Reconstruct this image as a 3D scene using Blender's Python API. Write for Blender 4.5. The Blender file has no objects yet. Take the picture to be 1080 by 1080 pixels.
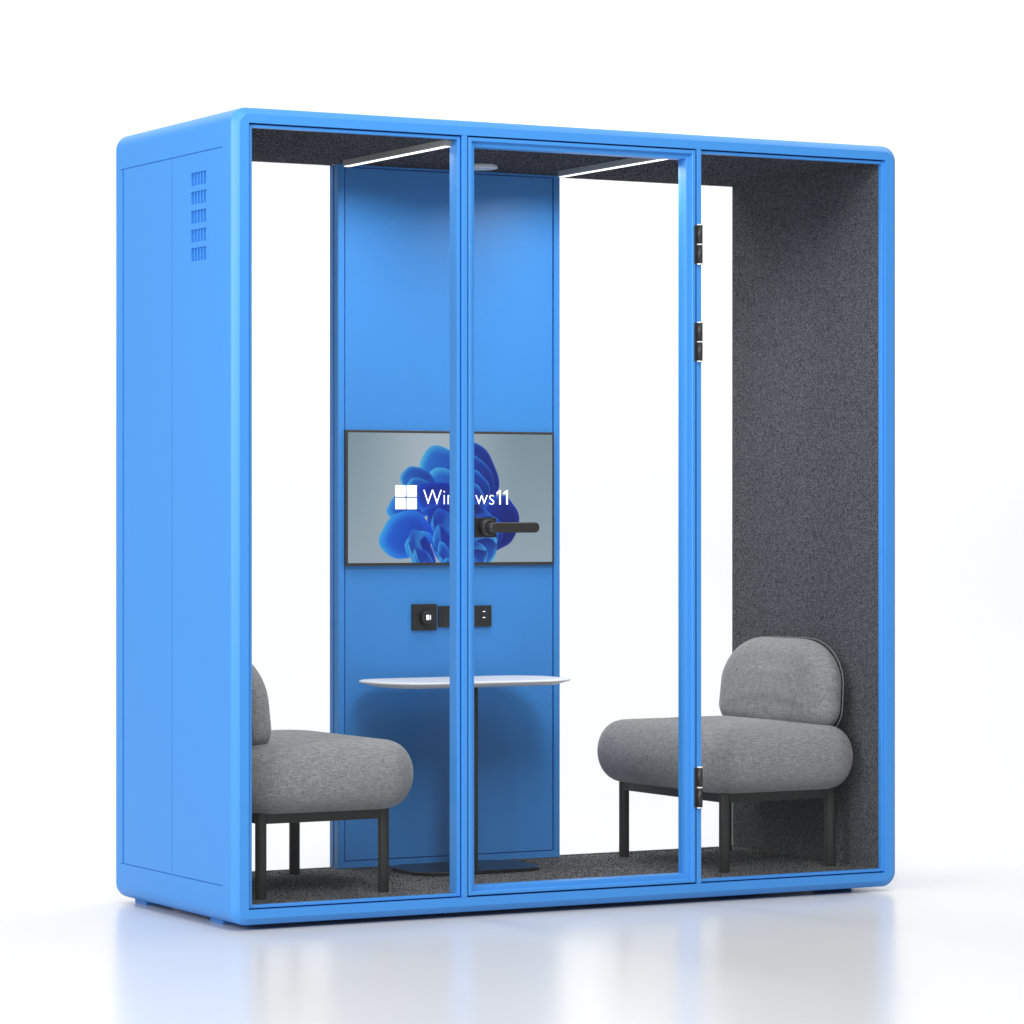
import bpy, bmesh, math, random
from mathutils import Vector, Matrix
random.seed(4)
S = bpy.context.scene
COL = S.collection
R = math.radians

# ---------------------------------------------------------------- camera, world, lights, exposure
GROUND = 1.117            # height of the pod's centre above the ground
TH = 0.500361             # the pod's front is turned 28.67 degrees away from the picture plane
cam = bpy.data.objects.new('camera', bpy.data.cameras.new('camera'))
COL.objects.link(cam)
F = 3700.0
D0 = 9.4415
X0 = (264 - 540) / F * D0
rx, ry = math.cos(TH), -math.sin(TH)
fx, fy = math.sin(TH), math.cos(TH)
cam.location = (-X0 * rx - D0 * fx, -X0 * ry - D0 * fy, GROUND)
cam.rotation_euler = (R(90), 0, -TH)
cam.data.sensor_width = 36
cam.data.lens = F / 1080 * 36
cam.data.shift_y = 4.6 / 1080
cam.data.clip_start = 0.1
cam.data.clip_end = 2000
S.camera = cam

w = bpy.data.worlds.new('World'); S.world = w; w.use_nodes = True
bg = w.node_tree.nodes['Background']
bg.inputs['Color'].default_value = (0.985, 0.985, 0.985, 1)
bg.inputs['Strength'].default_value = 0.38

def area(name, loc, target, size, power, color=(1, 1, 1), size_y=None):
    l = bpy.data.lights.new(name, 'AREA'); l.energy = power; l.size = size; l.color = color
    if size_y: l.shape = 'RECTANGLE'; l.size_y = size_y
    o = bpy.data.objects.new(name, l); COL.objects.link(o)
    o.location = loc
    o.rotation_euler = (Vector(target) - Vector(loc)).to_track_quat('-Z', 'Y').to_euler()
    return o
area('key_softbox', (-5.6, -2.2, 3.0), (0.3, 0.4, 1.2), 3.0, 345)
area('front_softbox', (-0.6, -4.4, 5.2), (1.0, 0.0, 1.1), 2.6, 240)
def studio(d, s, z):                      # d metres along the view, s to its right
    return (cam.location.x + fx * d + rx * s, cam.location.y + fy * d + ry * s, z)
area('backdrop_light', studio(12.6, 0, 6.0), studio(17.0, 0, 1.0), 9, 280, size_y=3)
area('floor_wash', studio(12.2, 0, 4.6), studio(13.4, 0, 0.0), 9, 165, size_y=2)
area('overhead_light', studio(9.0, 0, 6.5), studio(9.6, 0, 0.0), 7, 60, size_y=5)

S.view_settings.view_transform = 'Standard'
try: S.view_settings.look = 'None'
except Exception: pass
S.view_settings.gamma = 1
S.view_settings.exposure = 0
S.view_settings.use_curve_mapping = False
S.render.engine = 'CYCLES'
S.cycles.max_bounces = 14
S.cycles.transparent_max_bounces = 24
S.cycles.diffuse_bounces = 6

# ---------------------------------------------------------------- materials
def new_mat(name):
    m = bpy.data.materials.new(name); m.use_nodes = True
    nt = m.node_tree
    return m, nt, nt.nodes['Principled BSDF']

def lk(nt, a, b): nt.links.new(a, b)

def paint(name, col, rough=0.42, bump=0.02, spec=0.5):
    m, nt, b = new_mat(name)
    b.inputs['Base Color'].default_value = (*col, 1)
    b.inputs['Roughness'].default_value = rough
    b.inputs['Specular IOR Level'].default_value = spec
    tc = nt.nodes.new('ShaderNodeTexCoord')
    n = nt.nodes.new('ShaderNodeTexNoise'); n.inputs['Scale'].default_value = 900; n.inputs['Detail'].default_value = 2
    bp = nt.nodes.new('ShaderNodeBump'); bp.inputs['Strength'].default_value = bump; bp.inputs['Distance'].default_value = 0.001
    lk(nt, tc.outputs['Object'], n.inputs['Vector']); lk(nt, n.outputs['Fac'], bp.inputs['Height'])
    lk(nt, bp.outputs['Normal'], b.inputs['Normal'])
    return m

BLUE = paint('blue_powder_coat', (0.047, 0.265, 0.70), 0.45)
BLACK = paint('black_metal', (0.022, 0.021, 0.020), 0.42)
LEG = paint('charcoal_metal', (0.020, 0.0195, 0.0185), 0.45, spec=0.35)
RUBBER = paint('black_gasket', (0.012, 0.012, 0.014), 0.7)
WHITE = paint('white_laminate', (0.82, 0.82, 0.83), 0.4)
ALU = paint('aluminium', (0.42, 0.42, 0.42), 0.4)
NYLON = paint('white_washer', (0.8, 0.8, 0.8), 0.5)
BASE = paint('black_gloss_base', (0.008, 0.008, 0.009), 0.3, spec=0.3)

def felt(name, dark, light, scale, stretch=(1, 1, 1), turn=0.0):
    m, nt, b = new_mat(name)
    tc = nt.nodes.new('ShaderNodeTexCoord'); mp = nt.nodes.new('ShaderNodeMapping')
    mp.inputs['Scale'].default_value = stretch
    m0 = nt.nodes.new('ShaderNodeMapping'); m0.inputs['Rotation'].default_value = (0, 0, turn)
    lk(nt, tc.outputs['Object'], m0.inputs['Vector']); lk(nt, m0.outputs['Vector'], mp.inputs['Vector'])
    n1 = nt.nodes.new('ShaderNodeTexNoise'); n1.inputs['Scale'].default_value = scale; n1.inputs['Detail'].default_value = 4; n1.inputs['Roughness'].default_value = 0.75
    n2 = nt.nodes.new('ShaderNodeTexNoise'); n2.inputs['Scale'].default_value = scale * 0.28; n2.inputs['Detail'].default_value = 3; n2.inputs['Distortion'].default_value = 1.2
    lk(nt, mp.outputs['Vector'], n1.inputs['Vector']); lk(nt, mp.outputs['Vector'], n2.inputs['Vector'])
    mx = nt.nodes.new('ShaderNodeMix'); mx.data_type = 'FLOAT'; mx.inputs[0].default_value = 0.15
    lk(nt, n1.outputs['Fac'], mx.inputs[2]); lk(nt, n2.outputs['Fac'], mx.inputs[3])
    cr = nt.nodes.new('ShaderNodeValToRGB')
    cr.color_ramp.elements[0].position = 0.43; cr.color_ramp.elements[0].color = (*dark, 1)
    cr.color_ramp.elements[1].position = 0.61; cr.color_ramp.elements[1].color = (*light, 1)
    lk(nt, mx.outputs[0], cr.inputs['Fac']); lk(nt, cr.outputs['Color'], b.inputs['Base Color'])
    b.inputs['Roughness'].default_value = 0.95; b.inputs['Specular IOR Level'].default_value = 0.0
    bp = nt.nodes.new('ShaderNodeBump'); bp.inputs['Strength'].default_value = 0.5; bp.inputs['Distance'].default_value = 0.002
    lk(nt, mx.outputs[0], bp.inputs['Height']); lk(nt, bp.outputs['Normal'], b.inputs['Normal'])
    return m
FELT = felt('grey_acoustic_felt', (0.022, 0.022, 0.029), (0.172, 0.171, 0.192), 255)
FELT_SHADED = felt('shaded_ceiling_felt', (0.014, 0.014, 0.019), (0.13, 0.13, 0.155), 300, (0.45, 0.14, 1), TH)  # the felt again, colour darkened so the ceiling's shade is painted in
CARPET = felt('grey_carpet', (0.012, 0.012, 0.014), (0.23, 0.225, 0.235), 200, (1, 0.2, 1), TH)
NAVY = paint('navy_shadow_gap', (0.008, 0.035, 0.14), 0.7)

def weave(name):
    m, nt, b = new_mat(name)
    tc = nt.nodes.new('ShaderNodeTexCoord')
    def streak(sc, s):
        mp = nt.nodes.new('ShaderNodeMapping'); mp.inputs['Scale'].default_value = sc
        n = nt.nodes.new('ShaderNodeTexNoise'); n.inputs['Scale'].default_value = s; n.inputs['Detail'].default_value = 2.5; n.inputs['Roughness'].default_value = 0.6
        lk(nt, tc.outputs['Object'], mp.inputs['Vector']); lk(nt, mp.outputs['Vector'], n.inputs['Vector'])
        return n
    a = streak((1, 1, 0.13), 400)
    h = streak((0.13, 0.13, 1), 400)
    c = streak((1, 1, 1), 600)
    m1 = nt.nodes.new('ShaderNodeMix'); m1.data_type = 'FLOAT'; m1.inputs[0].default_value = 0.5
    lk(nt, a.outputs['Fac'], m1.inputs[2]); lk(nt, h.outputs['Fac'], m1.inputs[3])
    m2 = nt.nodes.new('ShaderNodeMix'); m2.data_type = 'FLOAT'; m2.inputs[0].default_value = 0.3
    lk(nt, m1.outputs[0], m2.inputs[2]); lk(nt, c.outputs['Fac'], m2.inputs[3])
    cr = nt.nodes.new('ShaderNodeValToRGB')
    cr.color_ramp.elements[0].position = 0.39; cr.color_ramp.elements[0].color = (0.125, 0.125, 0.127, 1)
    cr.color_ramp.elements[1].position = 0.62; cr.color_ramp.elements[1].color = (0.335, 0.333, 0.332, 1)
    lk(nt, m2.outputs[0], cr.inputs['Fac']); lk(nt, cr.outputs['Color'], b.inputs['Base Color'])
    b.inputs['Roughness'].default_value = 0.9; b.inputs['Specular IOR Level'].default_value = 0.2
    b.inputs['Sheen Weight'].default_value = 0.2
    # weave bump plus soft wrinkles in the upholstery
    wn = nt.nodes.new('ShaderNodeTexNoise'); wn.inputs['Scale'].default_value = 7; wn.inputs['Detail'].default_value = 2; wn.inputs['Distortion'].default_value = 0.8
    lk(nt, tc.outputs['Object'], wn.inputs['Vector'])
    b1 = nt.nodes.new('ShaderNodeBump'); b1.inputs['Strength'].default_value = 0.4; b1.inputs['Distance'].default_value = 0.02
    b2 = nt.nodes.new('ShaderNodeBump'); b2.inputs['Strength'].default_value = 0.5; b2.inputs['Distance'].default_value = 0.0015
    lk(nt, wn.outputs['Fac'], b1.inputs['Height']); lk(nt, m2.outputs[0], b2.inputs['Height'])
    lk(nt, b1.outputs['Normal'], b2.inputs['Normal']); lk(nt, b2.outputs['Normal'], b.inputs['Normal'])
    return m
FABRIC = weave('grey_woven_upholstery')
PIPING = paint('grey_piping', (0.17, 0.17, 0.172), 0.85)

def glass_mat():
    m = bpy.data.materials.new('clear_glass'); m.use_nodes = True; nt = m.node_tree; nt.nodes.clear()
    out = nt.nodes.new('ShaderNodeOutputMaterial'); tr = nt.nodes.new('ShaderNodeBsdfTransparent')
    tr.inputs['Color'].default_value = (0.985, 0.992, 0.99, 1)
    gl = nt.nodes.new('ShaderNodeBsdfGlossy'); gl.inputs['Roughness'].default_value = 0.02
    lw = nt.nodes.new('ShaderNodeLayerWeight'); lw.inputs['Blend'].default_value = 0.5
    pw = nt.nodes.new('ShaderNodeMath'); pw.operation = 'POWER'; pw.inputs[1].default_value = 5
    fr = nt.nodes.new('ShaderNodeMath'); fr.operation = 'MULTIPLY_ADD'; fr.inputs[1].default_value = 0.7; fr.inputs[2].default_value = 0.012
    lk(nt, lw.outputs['Facing'], pw.inputs[0]); lk(nt, pw.outputs[0], fr.inputs[0])
    mx = nt.nodes.new('ShaderNodeMixShader')
    lk(nt, fr.outputs[0], mx.inputs['Fac']); lk(nt, tr.outputs[0], mx.inputs[1]); lk(nt, gl.outputs[0], mx.inputs[2])
    lk(nt, mx.outputs[0], out.inputs['Surface'])
    return m
GLASS = glass_mat()

def emit(name, col, s):
    m, nt, b = new_mat(name)
    b.inputs['Base Color'].default_value = (*col, 1)
    b.inputs['Emission Color'].default_value = (*col, 1); b.inputs['Emission Strength'].default_value = s
    return m
LED = emit('led_diffuser', (1.0, 0.99, 0.97), 1.4)
MARK = emit('lit_white_mark', (1, 1, 1), 1.0)
DOWNLIGHT = paint('ceiling_disc_white', (0.75, 0.75, 0.76), 0.4)

def floor_mat():
    m, nt, b = new_mat('white_studio_floor')
    b.inputs['Base Color'].default_value = (0.66, 0.66, 0.665, 1)
    b.inputs['Roughness'].default_value = 0.25
    b.inputs['IOR'].default_value = 1.62
    return m
FLOOR = floor_mat()

# ---------------------------------------------------------------- mesh helpers
# (x along the pod's front, y into the pod, z up from the pod's centre; ROOT lifts it to the ground)
def add_box(bm, x0, x1, y0, y1, z0, z1, bev=0.0, seg=2, mi=0):
    t = bmesh.new()
    bmesh.ops.create_cube(t, size=1)
    for v in t.verts:
        v.co = Vector(((x0 + x1) / 2 + v.co.x * (x1 - x0), (y0 + y1) / 2 + v.co.y * (y1 - y0), (z0 + z1) / 2 + v.co.z * (z1 - z0)))
    if bev > 0:
        bmesh.ops.bevel(t, geom=t.edges[:], offset=bev, segments=seg, affect='EDGES', profile=0.5)
    for f in t.faces: f.material_index = mi; f.smooth = False
    me = bpy.data.meshes.new('tmp'); t.to_mesh(me); t.free(); bm.from_mesh(me); bpy.data.meshes.remove(me)

def add_cyl(bm, c, axis, r, h, n=40, bev=0.0, mi=0, r2=None):
    t = bmesh.new()
    bmesh.ops.create_cone(t, cap_ends=True, segments=n, radius1=r, radius2=r if r2 is None else r2, depth=h)
    if bev > 0:
        es = [e for e in t.edges if abs(abs(e.verts[0].co.z) - h / 2) < 1e-6 and abs(e.verts[0].co.z - e.verts[1].co.z) < 1e-6]
        bmesh.ops.bevel(t, geom=es, offset=bev, segments=3, affect='EDGES', profile=0.5)
    m = {'z': Matrix(), 'y': Matrix.Rotation(R(90), 4, 'X'), 'x': Matrix.Rotation(R(90), 4, 'Y')}[axis]
    t.transform(Matrix.Translation(c) @ m)
    for f in t.faces: f.material_index = mi; f.smooth = len(f.verts) == 4
    me = bpy.data.meshes.new('tmp'); t.to_mesh(me); t.free(); bm.from_mesh(me); bpy.data.meshes.remove(me)

def obj(name, bm, mats, parent=None, smooth=None):
    me = bpy.data.meshes.new(name)
    if isinstance(bm, bpy.types.Mesh): me = bm
    else:
        bmesh.ops.recalc_face_normals(bm, faces=bm.faces); bm.to_mesh(me); bm.free()
    for m in (mats if isinstance(mats, (list, tuple)) else [mats]): me.materials.append(m)
    if smooth is not None:
        for p in me.polygons: p.use_smooth = smooth
    o = bpy.data.objects.new(name, me); COL.objects.link(o)
    if parent: o.parent = parent
    return o

def box(name, mats, parent, *a, **k):
    bm = bmesh.new(); add_box(bm, *a, **k); return obj(name, bm, mats, parent)

def thing(name, label, cat, loc, rotz=0, group=None):
    o = bpy.data.objects.new(name, None); COL.objects.link(o); o.empty_display_size = 0.2
    o.location = loc; o.rotation_euler = (0, 0, rotz); o['label'] = label; o['category'] = cat
    if group: o['group'] = group
    return o

def rrect(hx, hz, r, n=10):
    """rounded rectangle outline, counter-clockwise"""
    pts = []
    for cx, cz, a0 in ((hx - r, hz - r, 0), (-hx + r, hz - r, 90), (-hx + r, -hz + r, 180), (hx - r, -hz + r, 270)):
        for k in range(n + 1):
            a = R(a0 + 90 * k / n); pts.append((cx + r * math.cos(a), cz + r * math.sin(a)))
    return pts

def bridge(bm, loops, closed=True, cap0=False, cap1=False, smooth=True, mi=0):
    vs = [[bm.verts.new(p) for p in L] for L in loops]
    n = len(loops[0])
    for a, b in zip(vs[:-1], vs[1:]):
        for i in range(n if closed else n - 1):
            f = bm.faces.new((a[i], a[(i + 1) % n], b[(i + 1) % n], b[i])); f.smooth = smooth; f.material_index = mi
    if cap0: bm.faces.new(vs[0]).smooth = smooth
    if cap1: bm.faces.new(vs[-1]).smooth = smooth
    return vs

# ---------------------------------------------------------------- the setting
def st(d, s, z): return Vector(studio(d, s, z))
D1, RC, HW = 14.0, 3.0, 16
bm = bmesh.new()
bm.faces.new([bm.verts.new(st(d, s, 0)) for d, s in ((-8, -HW), (-8, HW), (D1, HW), (D1, -HW))])
g = obj('floor', bm, FLOOR); g['kind'] = 'structure'
bm = bmesh.new()
sec = [(D1 + RC * math.sin(R(a)), RC - RC * math.cos(R(a))) for a in range(0, 91, 3)] + [(D1 + RC, 7.5)]
bridge(bm, [[st(d, -HW, z) for d, z in sec], [st(d, HW, z) for d, z in sec]], closed=False)
g = obj('backdrop', bm, FLOOR); g['kind'] = 'structure'

# ---------------------------------------------------------------- the pod
W, Z1, DEP = 2.074, 1.06, 0.846          # opening width, opening half height, depth
pod = thing('office_pod', 'bright blue soundproof office pod with glass front, standing on the white floor', 'office pod', (0, 0, GROUND))
CX = W / 2

def shell_mesh():
    OX, OZ, RO = W / 2 + 0.046, 1.1025, 0.045
    bm = bmesh.new()
    loops = []
    prof = []          # (inset, y)
    B = 0.019
    CX = W / 2 - 0.004
    prof = [(B, 0.0), (B - .0020, .0010), (.0014, 0.0165), (0.0, 0.020),
            (0.0, DEP - 0.020), (.0014, DEP - .0165), (B - .0020, DEP - .0010), (B, DEP)]
    for ins, y in prof:
        loops.append([Vector((CX + px, y, pz)) for px, pz in rrect(OX - ins, OZ - ins, RO - ins * 0.7, 10)])
    ins = [Vector((CX + px, 0.0, pz)) for px, pz in rrect(W / 2, Z1, 0.0015, 10)]
    inb = [Vector((p.x, DEP, p.z)) for p in ins]
    loops = [ins] + loops + [inb, [p.copy() for p in ins]]
    vs = bridge(bm, loops)
    bmesh.ops.remove_doubles(bm, verts=bm.verts, dist=1e-6)
    bmesh.ops.recalc_face_normals(bm, faces=bm.faces)
    return bm

shell_bm = shell_mesh()
me = bpy.data.meshes.new('shell'); shell_bm.to_mesh(me); shell_bm.free()
for p in me.polygons: p.use_smooth = True
tmp = bpy.data.objects.new('tmp_shell', me); COL.objects.link(tmp)
XL = -0.050                              # outer face of the left side
cut = bmesh.new()
gw = 0.0014
add_box(cut, XL - .01, XL + .004, .071, .792, .9985 - gw, .9985 + gw)
add_box(cut, XL - .01, XL + .004, .071, .792, -.9985 - gw, -.9985 + gw)
cut2 = bmesh.new()
add_box(cut2, XL - .01, XL + .006, .767, .778, -.9985 - gw, .9985 + gw)
add_box(cut2, XL - .01, XL + .004, .4155, .4182, -.9985, .9985)
ZV = [(.945, .910), (.893, .858), (.841, .805), (.789, .754), (.738, .702)]
VY0, VY1 = .179, .283
cut3 = bmesh.new()
for a, b in ZV: add_box(cut3, XL - .01, XL + .009, VY0, VY1, b, a)
for c in (cut, cut2, cut3):
    cm = bpy.data.meshes.new('tmp_cut'); bmesh.ops.recalc_face_normals(c, faces=c.faces); c.to_mesh(cm); c.free()
    co = bpy.data.objects.new('tmp_cut', cm); COL.objects.link(co)
    md = tmp.modifiers.new('b', 'BOOLEAN'); md.operation = 'DIFFERENCE'; md.solver = 'EXACT'; md.object = co
dg = bpy.context.evaluated_depsgraph_get()
res = bpy.data.meshes.new_from_object(tmp.evaluated_get(dg), depsgraph=dg)
for o in list(COL.objects):
    if o.name.startswith('tmp_'): bpy.data.objects.remove(o, do_unlink=True)
res.name = 'shell'
shell = obj('shell', res, BLUE, pod)
bmx = bmesh.new(); bmx.from_mesh(shell.data)
for e in bmx.edges:
    if len(e.link_faces) == 2 and e.calc_face_angle(0) > R(19): e.smooth = False
for f in bmx.faces: f.smooth = True
bmx.to_mesh(shell.data); bmx.free()

# vents on the left side
for a, b in ZV:
    bm = bmesh.new(); n = 5; step = (VY1 - VY0) / n
    for k in range(n):
        add_box(bm, XL + .0045, XL + .0088, VY0 + k * step + step * .28, VY0 + k * step + step * .66, b, a)
    obj('vent_grille', bm, BLUE, pod)

# felt linings
def lining(name, mat, *a): return box(name, mat, pod, *a)
lining('right_wall_felt', FELT, 2.062, 2.0738, .030, .842, -1.0498, 1.0498)
lining('left_wall_felt', FELT, 0.0002, 0.010, .030, .842, -1.0498, 1.0498)
lining('ceiling_felt', FELT_SHADED, 0.0102, 2.0618, .030, .824, 1.050, 1.0598)
lining('carpet', CARPET, 0.0102, 2.0618, .030, .824, -1.0598, -1.050)

# front posts and fixed glazing
PL0, PL1 = 0.647, 0.662
PR0, PR1 = 1.411, 1.426
for a, b in ((PL0, PL1), (PR0, PR1)):
    bm = bmesh.new(); add_box(bm, a, b, 0.0005, 0.056, -Z1, Z1, bev=.0012)
    obj('post', bm, BLUE, pod)

def ring(name, mats, parent, x0, x1, z0, z1, wd, y0, y1, bev=.001):
    bm = bmesh.new()
    add_box(bm, x0, x0 + wd, y0, y1, z0, z1, bev)
    add_box(bm, x1 - wd, x1, y0, y1, z0, z1, bev)
    add_box(bm, x0 + wd, x1 - wd, y0, y1, z1 - wd, z1, bev)
    add_box(bm, x0 + wd, x1 - wd, y0, y1, z0, z0 + wd, bev)
    return obj(name, bm, mats, parent)

G = 0.0035
# left bay
b1 = ring('glazing_bead', BLUE, pod, 0 + .001, PL0 - G, -Z1 + G, Z1 - G, .008, .009, .029)
box('post_lining', BLUE, pod, PL0 - G - .008, PL0 - G, .0292, .058, -1.0497, 1.0497, bev=.001)
ring('gap_seal', NAVY, pod, .0003, PL0 - .0002, -Z1 + .0003, Z1 - .0003, .006, .018, .028, 0)
# right bay
b2 = ring('glazing_bead', BLUE, pod, PR1 - .004, W - G, -Z1 + G, Z1 - G, .008, .009, .029)
ring('gap_seal', NAVY, pod, PR1 + .0002, W - .0003, -Z1 + .0003, Z1 - .0003, .006, .018, .028, 0)
box('glass_pane', GLASS, b1, .009, PL0 - G - .008, .014, .022, -1.0485, 1.0485)
box('glass_pane', GLASS, b2, PR1 + .004, W - G - .008, .014, .022, -1.0485, 1.0485)
# back bays
for x0, x1 in ((.0105, .6436), (1.4035, W - .0125)):
    for za, zb in ((-Z1 + .0005, -1.0485), (1.0485, Z1 - .0005)):
        sl = box('back_seal', RUBBER, pod, x0, x1, .8255, .8445, za, zb)
    box('glass_pane', GLASS, sl, x0, x1, .831, .838, -1.0484, 1.0484)

# door: outer face, recessed inner ring, glass, handle, hinges
DX0, DX1, DZ = 0.666, 1.4065, 1.0555
def door_mesh():
    bm = bmesh.new()
    def loop(ins, y): return [Vector((DX0 + ins, y, -DZ + ins)), Vector((DX1 - ins, y, -DZ + ins)), Vector((DX1 - ins, y, DZ - ins)), Vector((DX0 + ins, y, DZ - ins))]
    prof = [(0, .050), (0, .0018), (.0012, .0003), (.0092, .0003), (.0104, .0018), (.0116, .012), (.0235, .0135), (.0245, .015), (.0245, .056), (0, .056)]
    L = [loop(*p) for p in prof]
    vs = bridge(bm, L, smooth=False)
    a, b = vs[-1], vs[0]
    for i in range(4): bm.faces.new((a[i], a[(i + 1) % 4], b[(i + 1) % 4], b[i]))
    return bm
door = obj('door', door_mesh(), BLUE, pod)
box('glass_pane', GLASS, door, DX0 + .0245, DX1 - .0245, .032, .040, -DZ + .0245, DZ - .0245)
# handle
bm = bmesh.new()
add_box(bm, .684, .766, .024, .0318, -.059, -.004, bev=.002)
add_cyl(bm, (.731, .010, -.031), 'y', .0225, .032, bev=.003)
add_cyl(bm, (.731, -.012, -.031), 'y', .013, .03)
hb = obj('handle', bm, BLACK, door)
bm = bmesh.new()
hz, r_ = -.031, .0145
pts = rrect(.078, r_, r_ - .0005, 10)
cxh = .792
prof = [(0.003, -.040), (0.0, -.037), (0.0, -.025), (0.003, -.022)]
loops = []
for ins, y in prof:
    loops.append([Vector((cxh + px * (1 - ins / .078), y, hz + pz * (1 - ins / r_))) for px, pz in pts])
bridge(bm, loops, cap0=True, cap1=True, smooth=False)
lev = obj('handle_lever', bm, BLACK, door)
# hinges
for zt, zb in ((.8425, .7255), (.561, .4450), (-.7215, -.842)):
    bm = bmesh.new()
    hx, hy = 1.4170, -.006
    zm = (zt + zb) / 2; wsh = .0035
    add_cyl(bm, (hx, hy, zt - wsh / 2), 'z', .0083, wsh, 24, mi=1)
    add_cyl(bm, (hx, hy, zm), 'z', .0083, wsh, 24, mi=1)
    add_cyl(bm, (hx, hy, zb + wsh / 2), 'z', .0083, wsh, 24, mi=1)
    add_cyl(bm, (hx, hy, (zt + zm) / 2), 'z', .0079, (zt - zm) - 1.5 * wsh, 24, mi=0)
    add_cyl(bm, (hx, hy, (zb + zm) / 2), 'z', .0079, (zm - zb) - 1.5 * wsh, 24, mi=0)
    add_box(bm, 1.4015, 1.4165, -.0025, -.0003, zb + wsh, zt - wsh, mi=0)
    obj('hinge', bm, [BLACK, NYLON], door)

# back panel with its recessed field
BX0, BX1, BY = 0.644, 1.403, 0.790
def back_panel_mesh():
    bm = bmesh.new()
    z0, z1 = -1.0495, 1.0495
    def loop(ix, iz0, iz1, y): return [Vector((BX0 + ix, y, z0 + iz0)), Vector((BX1 - ix, y, z0 + iz0)), Vector((BX1 - ix, y, z1 - iz1)), Vector((BX0 + ix, y, z1 - iz1))]
    prof = [(0, 0, 0, .8455), (0, 0, 0, BY + .034), (.010, 0, 0, BY + .0335), (.010, 0, 0, BY + .0245), (0, 0, 0, BY + .024),
            (0, 0, 0, BY + .0015), (.0015, .001, .001, BY), (.0210, .020, .006, BY), (.0215, .0205, .0065, BY + .012),
            (.0252, .0235, .0095, BY + .012), (.0257, .024, .010, BY + .003)]
    vs = bridge(bm, [loop(*p) for p in prof], cap0=True, cap1=True, smooth=False)
    return bm
bpan = obj('back_panel', back_panel_mesh(), BLUE, pod)
PF = BY + .003                            # surface of the recessed field

# wall sockets and the control knob
def plate(name, x0, x1, z0, z1, extra=None, mats=None):
    bm = bmesh.new(); add_box(bm, x0, x1, PF - .009, PF + .002, z0, z1, bev=.0012)
    if extra: extra(bm)
    return obj(name, bm, mats or [BLACK, MARK, LEG], bpan)
ZA, ZB = -.2645, -.3440
def knob(bm):
    cz = (ZA + ZB) / 2 - .0; cxk = .9345
    add_cyl(bm, (cxk, PF - .018, cz), 'y', .0215, .020, 48, bev=.002, mi=0)
    for k in range(28):                                            # grip ridges
        a = 2 * math.pi * k / 28
        add_box(bm, cxk + .0215 * math.cos(a) - .0006, cxk + .0215 * math.cos(a) + .0006, PF - .026, PF - .010, cz + .0215 * math.sin(a) - .0006, cz + .0215 * math.sin(a) + .0006, mi=2)
    y0 = PF - .0295
    bx = cxk + .001; q = .72
    for a, b, c, d in ((-.011, 0, -.0105, -.0035), (-.011, 0, .0035, .0105), (-.011, -.0075, -.0036, .0036), (-.0035, 0, -.0036, .0036), (.0055, .0085, -.0095, .0095)):
        add_box(bm, bx + a * q, bx + b * q, y0, y0 + .002, cz + c * q, cz + d * q, mi=1)
plate('control_knob', .8905, .9735, ZB, ZA, knob)
def switch(bm):
    for k in range(3): add_box(bm, .992 + k * .024, .994 + k * .024, PF - .0095, PF - .008, -.330, -.275, mi=2)
plate('switch', .980, 1.066, -.3355, -.2710, switch)
def usb(bm):
    for z in (-.2895, -.3075): add_box(bm, 1.130, 1.1385, PF - .0098, PF - .008, z - .0010, z + .0010, mi=1)
    for z in (-.2895, -.3075): add_box(bm, 1.125, 1.1435, PF - .0094, PF - .008, z - .0042, z + .0042, mi=2)
plate('socket', 1.0745, 1.1610, -.3355, -.2710, usb)

# feet
for x in (0.0, W - .085):
    for y0, y1 in ((.184, .268), (.725, .808)):
        bm = bmesh.new(); add_box(bm, x, x + .085, y0, y1, -GROUND, -1.095, bev=.003)
        obj('foot', bm, BLUE, pod)

# ceiling lights
for xs, y0, y1 in ((.612, .045, .690), (1.324, .045, .665)):
    bm = bmesh.new(); add_box(bm, xs, xs + .026, y0, y1, 1.0325, 1.0502, bev=.001)
    h = obj('light_strip', bm, ALU, pod)
    l = bpy.data.lights.new('strip_lamp', 'AREA'); l.shape = 'RECTANGLE'; l.size = .020; l.size_y = .42; l.energy = 5.4; l.spread = R(163)
    lo = bpy.data.objects.new('strip_lamp', l); COL.objects.link(lo); lo.parent = h; lo.location = (xs + .013, .33, 1.0295)
    box('diffuser', LED, h, xs + .004, xs + .020, y0 + .002, y1 - .002, 1.0305, 1.0328)
bm = bmesh.new(); add_cyl(bm, (1.033, .62, 1.044), 'z', .052, .012, 48, bev=.003); obj('ceiling_disc', bm, DOWNLIGHT, pod)

# ---------------------------------------------------------------- television with its picture
TX0, TX1, TZ0, TZ1, TY = .664, 1.376, -.1480, .2580, .779
tv = thing('television', 'flat television on the blue back panel above the sockets, showing a blue folded flower', 'television', (0, 0, GROUND))
bm = bmesh.new()
add_box(bm, TX0, TX1, TY, PF - .0005, TZ0, TZ1, bev=.0015)
BEZEL = paint('bronze_black_bezel', (0.045, 0.038, 0.032), 0.4)
obj('casing', bm, BEZEL, tv)
SX0, SX1, SZ0, SZ1 = TX0 + .0075, TX1 - .0075, TZ0 + .0085, TZ1 - .0075
def px2x(px):                          # picture column / row -> place on the screen
    k = (px - 540) / F; y = TY
    return (k * (D0 + y * math.cos(TH)) - X0 + y * math.sin(TH)) / (math.cos(TH) - k * math.sin(TH))
def smooth(a, b, x):
    t = min(1, max(0, (x - a) / (b - a))); return t * t * (3 - 2 * t)
def mixc(a, b, t): return tuple(a[i] + (b[i] - a[i]) * t for i in range(3))
def s2l(c): return tuple((v / 255 / 12.92 if v <= 10 else ((v / 255 + .055) / 1.055) ** 2.4) for v in c)
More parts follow.
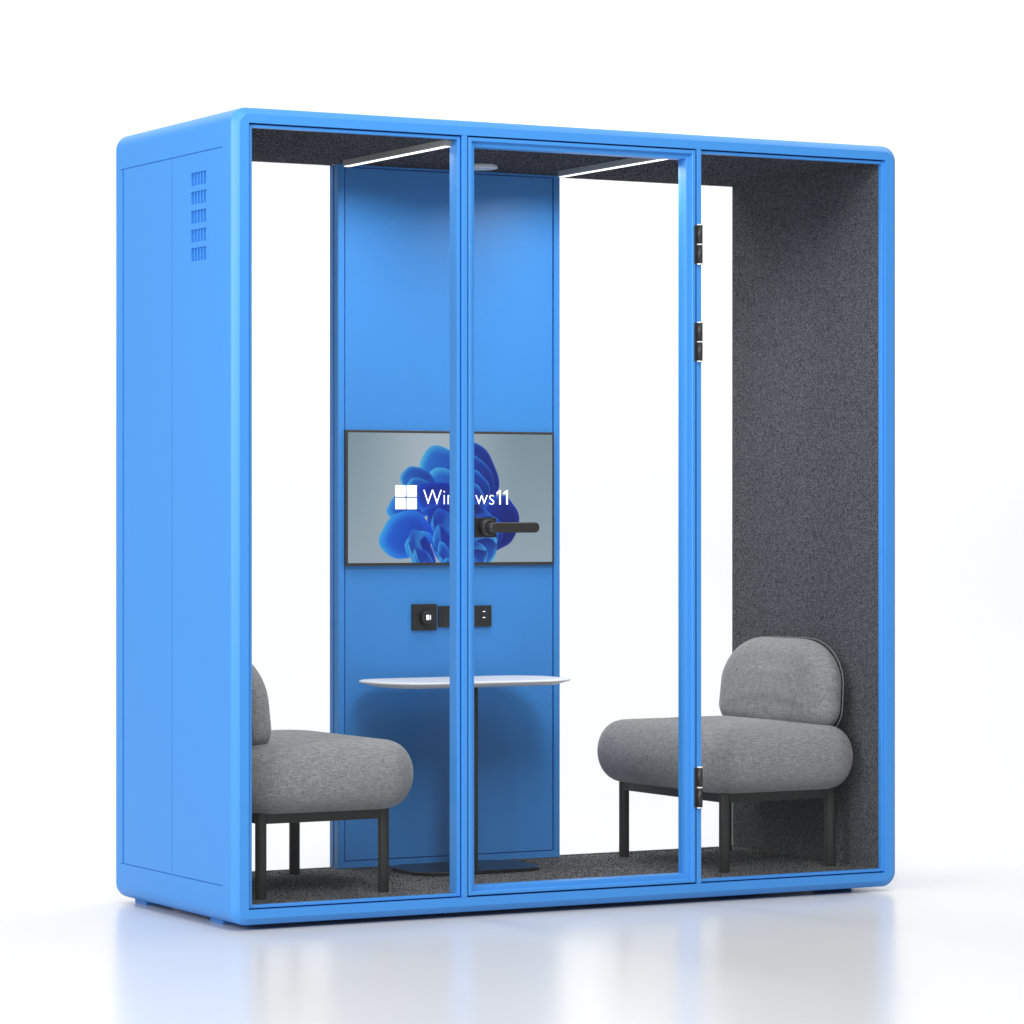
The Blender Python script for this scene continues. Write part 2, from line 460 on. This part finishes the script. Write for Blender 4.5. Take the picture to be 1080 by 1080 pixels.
# ribbons of a generic folded flower: each petal is a stack of ever smaller outlines drawn towards an anchor point
# (cx, cy, rx, ry, rotation, anchor x, anchor y, number of folds, twist per fold, light direction, dark, light)
PET = [
 (.500, .720, .150, .330, 0, .50, .80, 3, 6.0, 120, (0, 22, 120), (14, 92, 210)),
 (.615, .330, .145, .265, -14, .47, .66, 6, -7.0, 200, (2, 36, 150), (20, 122, 214)),
 (.470, .330, .190, .200, 42, .56, .60, 3, 9.0, 150, (6, 76, 200), (70, 176, 222)),
 (.350, .410, .145, .120, 40, .44, .52, 4, 12.0, 130, (6, 66, 184), (60, 168, 222)),
 (.300, .560, .150, .120, -10, .50, .52, 2, -9.0, 170, (4, 58, 190), (52, 152, 226)),
 (.470, .530, .210, .150, 10, .56, .80, 3, 14.0, 100, (0, 36, 168), (18, 116, 230)),
 (.730, .700, .125, .225, 20, .50, .80, 3, -12.0, 190, (0, 24, 128), (10, 84, 206)),
 (.610, .740, .140, .235, -38, .46, 1.02, 5, 6.0, 60, (0, 20, 116), (26, 116, 222)),
 (.630, .900, .130, .160, -55, .44, 1.04, 4, -9.0, 80, (0, 34, 150), (70, 174, 230)),
 (.480, .860, .085, .300, -16, .56, 1.15, 4, 7.0, 170, (0, 40, 176), (46, 152, 226)),
 (.280, .790, .170, .185, -12, .42, 1.02, 2, -8.0, 200, (2, 66, 208), (48, 160, 230)),
 (.355, .950, .075, .210, -18, .44, 1.14, 3, 8.0, 150, (0, 44, 180), (70, 176, 228)),
]
PETC = [(p[0] * 1.75, p[1], p[2] * 1.35, p[3], math.cos(R(p[4])), math.sin(R(p[4])), p[5] * 1.75, p[6], p[7], R(p[8]), R(p[9]), p[10], p[11], p[0]) for p in PET]
def screen_colour(u, v):
    """u left to right, v top to bottom, both 0..1"""
    side = smooth(.02, .45, abs(u - .42))
    c = mixc((166, 180, 192), (124, 146, 158), side * (1 - .55 * v))
    c = mixc(c, (150, 164, 178), .5 * smooth(.6, 1, v))
    X, Y = u * 1.75, v
    if not (.05 < u < .95): return s2l(c)
    for P_ in PETC:
        cx, cy, rx, ry, ca_, sa_, fx_, fy_, nf, tw, ld, dk, lt, key = P_
        dx, dy = X - cx, Y - cy
        if dx * dx + dy * dy > .16: continue
        hit = None
        for k in range(nf):
            sk = 1 - k / nf * .82
            a = tw * k; qx, qy = (X - fx_) / sk, (Y - fy_) / sk
            qx, qy = qx * math.cos(a) - qy * math.sin(a), qx * math.sin(a) + qy * math.cos(a)
            ex0, ey0 = qx + fx_ - cx, qy + fy_ - cy
            ex, ey = (ex0 * ca_ + ey0 * sa_) / rx, (-ex0 * sa_ + ey0 * ca_) / ry
            ang = math.atan2(ey, ex)
            rr = math.hypot(ex, ey) / (1 + .045 * math.sin(3 * ang + key * 20 + k) + .02 * math.sin(6 * ang + key * 50 - k))
            if rr < 1: hit = (k, rr, sk, ang)
            else: break
        if hit:
            k, rr, sk, ang = hit
            wdt = max(.12, .82 / nf / sk * 1.15)
            t = smooth(0, 1, (1 - rr) / wdt)
            g_ = .5 + .5 * rr * math.cos(ang - ld - k * .35)
            col = mixc(dk, lt, g_ ** .9 * (1 - .62 * t))
            col = mixc(col, tuple(.6 * q for q in dk), .5 * t * (1 - g_))
            npl = (0, 0, 0, 0, 0, 0, 0, 7, 4, 6, 0, 5)[PETC.index(P_)]
            if npl:
                fr = (math.atan2(Y - fy_, X - fx_) / math.pi * npl * 1.6 + key * 3 + .25 * math.sin(rr * 4 + k)) % 1.0
                col = mixc(col, lt, .50 * smooth(.45, .93, fr) * (1 - smooth(.95, 1, fr)))
                col = mixc(col, tuple(.7 * q for q in dk), .55 * (1 - smooth(0, .4, fr)))
            rim = (1 - smooth(0.0, .03 / sk, 1 - rr))
            col = mixc(col, (110, 200, 238), .70 * rim * (.3 + .7 * g_))
            al = 1 - smooth(.988, 1.0, rr) if k == 0 else 1
            c = mixc(c, col, al)
    return s2l(c)
NX, NZ = 330, 190
verts, faces, cols = [], [], []
for j in range(NZ + 1):
    for i in range(NX + 1):
        u, v = i / NX, j / NZ
        verts.append((SX0 + (SX1 - SX0) * u, TY - .0012, SZ1 - (SZ1 - SZ0) * v)); cols.append(screen_colour(u, v))
for j in range(NZ):
    for i in range(NX):
        a = j * (NX + 1) + i; faces.append((a, a + NX + 1, a + NX + 2, a + 1))
me = bpy.data.meshes.new('screen'); me.from_pydata(verts, [], faces)
ca = me.color_attributes.new('picture', 'FLOAT_COLOR', 'POINT')
flat = []
for c in cols: flat += [c[0], c[1], c[2], 1]
ca.data.foreach_set('color', flat)
m, nt, b = new_mat('screen_picture')
at = nt.nodes.new('ShaderNodeAttribute'); at.attribute_name = 'picture'
b.inputs['Base Color'].default_value = (.01, .01, .01, 1); b.inputs['Roughness'].default_value = .35; b.inputs['Specular IOR Level'].default_value = .2
lk(nt, at.outputs['Color'], b.inputs['Emission Color']); b.inputs['Emission Strength'].default_value = .95
screen = obj('screen', me, m, tv)
# the words and the four-square emblem on the screen
def scr_z(py, x): return (544.6 - py) / F * (D0 + x * math.sin(TH) + TY * math.cos(TH))
bm = bmesh.new()
lx0, lx1 = px2x(416.7), px2x(439.2); lz1, lz0 = scr_z(511.8, .85), scr_z(537.0, .85)
gx, gz = (lx1 - lx0) * .03, (lz1 - lz0) * .028
mx_, mz_ = (lx0 + lx1) / 2, (lz0 + lz1) / 2
for a, b_ in ((lx0, mx_ - gx), (mx_ + gx, lx1)):
    for c, d in ((lz0, mz_ - gz), (mz_ + gz, lz1)): add_box(bm, a, b_, TY - .0022, TY - .0016, c, d)
obj('emblem', bm, MARK, screen)
cu = bpy.data.curves.new('words', 'FONT'); cu.body = 'Windows'; cu.size = .065; cu.extrude = .0003; cu.resolution_u = 6; cu.offset = -.0012
to = bpy.data.objects.new('tmp_words', cu); COL.objects.link(to)
dg = bpy.context.evaluated_depsgraph_get()
tm = bpy.data.meshes.new_from_object(to.evaluated_get(dg), depsgraph=dg)
bpy.data.objects.remove(to, do_unlink=True)
xs = [v.co.x for v in tm.vertices]; ys = [v.co.y for v in tm.vertices]
tx0, tx1 = px2x(446.2), px2x(520.8); tz1, tz0 = scr_z(516.6, .95), scr_z(532.0, .95)
for v in tm.vertices:
    x, y, z = v.co
    v.co = (tx0 + (x - min(xs)) / (max(xs) - min(xs)) * (tx1 - tx0), TY - .0019 + z, tz0 + (y - min(ys)) / (max(ys) - min(ys)) * (tz1 - tz0))
tm.materials.clear()
obj('words', tm, MARK, screen)
bm = bmesh.new()
hh = tz1 - tz0; zb_ = tz0; st_ = hh * .115
for pr in (527.8, 535.2):
    xr = px2x(pr); xm = xr - st_
    out = [(xm, 0), (xr, 0), (xr, 1), (xr - st_ * .75, 1), (xm - hh * .20, .84), (xm - hh * .20, .70), (xm, .79)]
    L0 = [Vector((x, TY - .0022, zb_ + z * hh)) for x, z in out]; L1 = [Vector((p.x, TY - .0016, p.z)) for p in L0]
    bridge(bm, [L0, L1], cap0=True, cap1=True, smooth=False)
obj('numerals', bm, MARK, screen)

# ---------------------------------------------------------------- the table
TCX, TCY = 0.966, 0.588
table = thing('pedestal_table', 'thin white table top on one black column with a flat black foot, below the television', 'table', (TCX, TCY, GROUND - 1.05))
TH_ = 1.05
bm = bmesh.new()
zt = -.4835 + TH_
pts_prof = [(.045, .0), (.006, .0), (0.0, -.003), (0.001, -.0055), (.045, -.0185), (.09, -.019)]
def off(hx, hy, r, ins): return rrect(hx - ins, hy - ins, max(.01, r - ins), 14)
loops = [[Vector((px, py, zt + dz)) for px, py in off(.318, .170, .13, ins)] for ins, dz in pts_prof]
bridge(bm, loops, cap0=True, cap1=True, smooth=True)
tt = obj('table_top', bm, WHITE, table)
bm = bmesh.new(); add_box(bm, -.034, .029, -.028, .028, .008, zt - .019, bev=.003); obj('column', bm, BLACK, table)
bm = bmesh.new()
loops = [[Vector((px, py, z)) for px, py in off(.212, .140, .09, ins)] for ins, z in ((.001, .0004), (0, .0015), (0, .0095), (.0015, .011))]
bridge(bm, loops, cap0=True, cap1=True, smooth=False); obj('foot_plate', bm, BASE, table)

# ---------------------------------------------------------------- the two lounge chairs
def cushion(hx, hy, hz, rc, c, dome=.012, n=14, rs=16, droop=0.0):
    """soft pill-sided cushion, plan hx*hy with corner radius rc"""
    bm = bmesh.new(); loops = []
    def L(ins, z):
        p = rrect(hx - ins, hy - ins, max(.02, rc - ins), n)
        # slightly bowed sides
        return [Vector((c[0] + x * (1 + .012 * math.cos(y / hy * 1.5)), c[1] + y * (1 + .015 * math.cos(x / hx * 1.5)), c[2] + z)) for x, y in p]
    for k in range(rs + 1):
        t = R(-90 + 180 * k / rs)
        loops.append(L(hz * 1.0 * (1 - abs(math.cos(t)) ** .80), hz * math.sin(t)))
    top = loops[-1]
    def inner(base, z0, sgn, steps=6):
        out = []
        for k in range(1, steps + 1):
            s = 1 - k / (steps + .6)
            out.append([Vector((c[0] + (p.x - c[0]) * s, c[1] + (p.y - c[1]) * s, z0 + sgn * dome * min(1, (1 - s) * 2.2) * (1 - (s * (p.x - c[0]) / hx) ** 2) * (1 - (s * (p.y - c[1]) / hy) ** 2))) for p in base])
        return out
    ins_top = inner(top, c[2] + hz, 1); ins_bot = inner(loops[0], c[2] - hz, -1)
    allp = list(reversed(ins_bot)) + loops + ins_top
    bridge(bm, allp, cap0=True, cap1=True, smooth=True)
    return bm

def back_cushion(yc, hw, z0, z1, xb, tk, tilt):
    """standing back cushion: outline in y,z (big top corners), thickness in -x from xb"""
    h = (z1 - z0) / 2; zc = (z0 + z1) / 2
    def outline(ins, n=14):
        out = []
        for sx, sz, r, rh, a0 in ((1, 1, .190, .140, 0), (-1, 1, .190, .140, 90), (-1, -1, .075, .070, 180), (1, -1, .075, .070, 270)):
            r2 = max(.012, r - ins); r3 = max(.012, rh - ins); hw2, h2 = hw - ins, h - ins
            for k in range(n + 1):
                a = R(a0 + 90 * k / n)
                y = sx * (hw2 - r2) + r2 * math.cos(a); z = sz * (h2 - r3) + r3 * math.sin(a)
                y *= 1 + .02 * (-z / h)
                out.append((y, z))
        return out
    bm = bmesh.new(); loops = []
    seq = []
    N = 14
    for k in range(N + 1):                       # back edge round to front edge
        t = k / N * math.pi
        seq.append((.068 * (1 - math.sin(t) ** .9), tk * (.5 - .5 * math.cos(t)) * .86 + tk * .04))
    def P(y, z, dx):
        x = xb - dx + tilt * (z / h)
        return Vector((x, yc + y, zc + z))
    for ins, dx in seq: loops.append([P(y, z, dx) for y, z in outline(ins)])
    basef = outline(seq[-1][0]); df = seq[-1][1]
    for k in range(1, 7):
        s = 1 - k / 6.6
        loops.append([P(y * s, z * s, df + tk * .07 * min(1, (1 - s) * 2.2) * (1 - (s * y / hw) ** 2) * (1 - (s * z / h) ** 2)) for y, z in basef])
    baseb = outline(seq[0][0]); db = seq[0][1]
    pre = []
    for k in range(1, 4):
        s = 1 - k / 3.4
        pre.append([P(y * s, z * s, db - .004 * (1 - s * s)) for y, z in baseb])
    bridge(bm, list(reversed(pre)) + loops, cap0=True, cap1=True, smooth=True)
    # piping line near the back edge
    seam = [P(y, z, tk * .22) for y, z in outline(-.0002)]
    return bm, seam

def tube(bm, pts, r, n=8):
    m = len(pts); rings = []
    for i, p in enumerate(pts):
        t = (pts[(i + 1) % m] - pts[i - 1]).normalized(); a = t.cross(Vector((1, 0, 0))).normalized(); b = t.cross(a)
        rings.append([bm.verts.new(p + r * (math.cos(2 * math.pi * k / n) * a + math.sin(2 * math.pi * k / n) * b)) for k in range(n)])
    for i in range(m):
        A, B = rings[i], rings[(i + 1) % m]
        for k in range(n): bm.faces.new((A[k], A[(k + 1) % n], B[(k + 1) % n], B[k])).smooth = True

# built facing -x around its own base centre (the right-hand chair); local z = 0 is the carpet
def make_chair():
    t = thing('lounge_chair', '', 'chair', (0, 0, 0), 0, 'grey armless lounge chairs facing each other in the pod')
    obj('seat_cushion', cushion(.281, .368, .0965, .130, (-.008, 0, .3280)), FABRIC, t)
    bm, seam = back_cushion(-.004, .293, .402, .677, .252, .116, .012)
    bk = obj('backrest', bm, FABRIC, t)
    bm = bmesh.new(); tube(bm, seam, .0017); obj('piping', bm, PIPING, bk)
    for x in (-.190, .190):
        for y in (-.28, .28):
            bm = bmesh.new(); add_cyl(bm, (x, y, .118), 'z', .0158, .236, 32, bev=.001); obj('leg', bm, LEG, t)
    bm = bmesh.new()
    for y in (-.28, .28): add_box(bm, -.177, .177, y - .010, y + .010, .206, .242, bev=.001)
    for x in (-.190, .190): add_box(bm, x - .010, x + .010, -.267, .267, .206, .242, bev=.001)
    obj('seat_frame', bm, LEG, t)
    return t
FZ = GROUND - 1.0498
ch = make_chair()
ch.location = (1.783, .437, FZ); ch.rotation_euler = (0, 0, R(1.3))
ch['label'] = 'grey upholstered armless chair against the dark felt wall, seen mostly through the right glass'
c2 = ch.copy(); COL.objects.link(c2)
for k in list(ch.children):
    d = k.copy(); COL.objects.link(d); d.parent = c2
    for q in list(k.children):
        e = q.copy(); COL.objects.link(e); e.parent = d
c2.location = (.284, .435, FZ); c2.rotation_euler = (0, 0, R(181.2))
c2['label'] = 'grey upholstered armless chair behind the left glass, its backrest cut off by the blue frame'
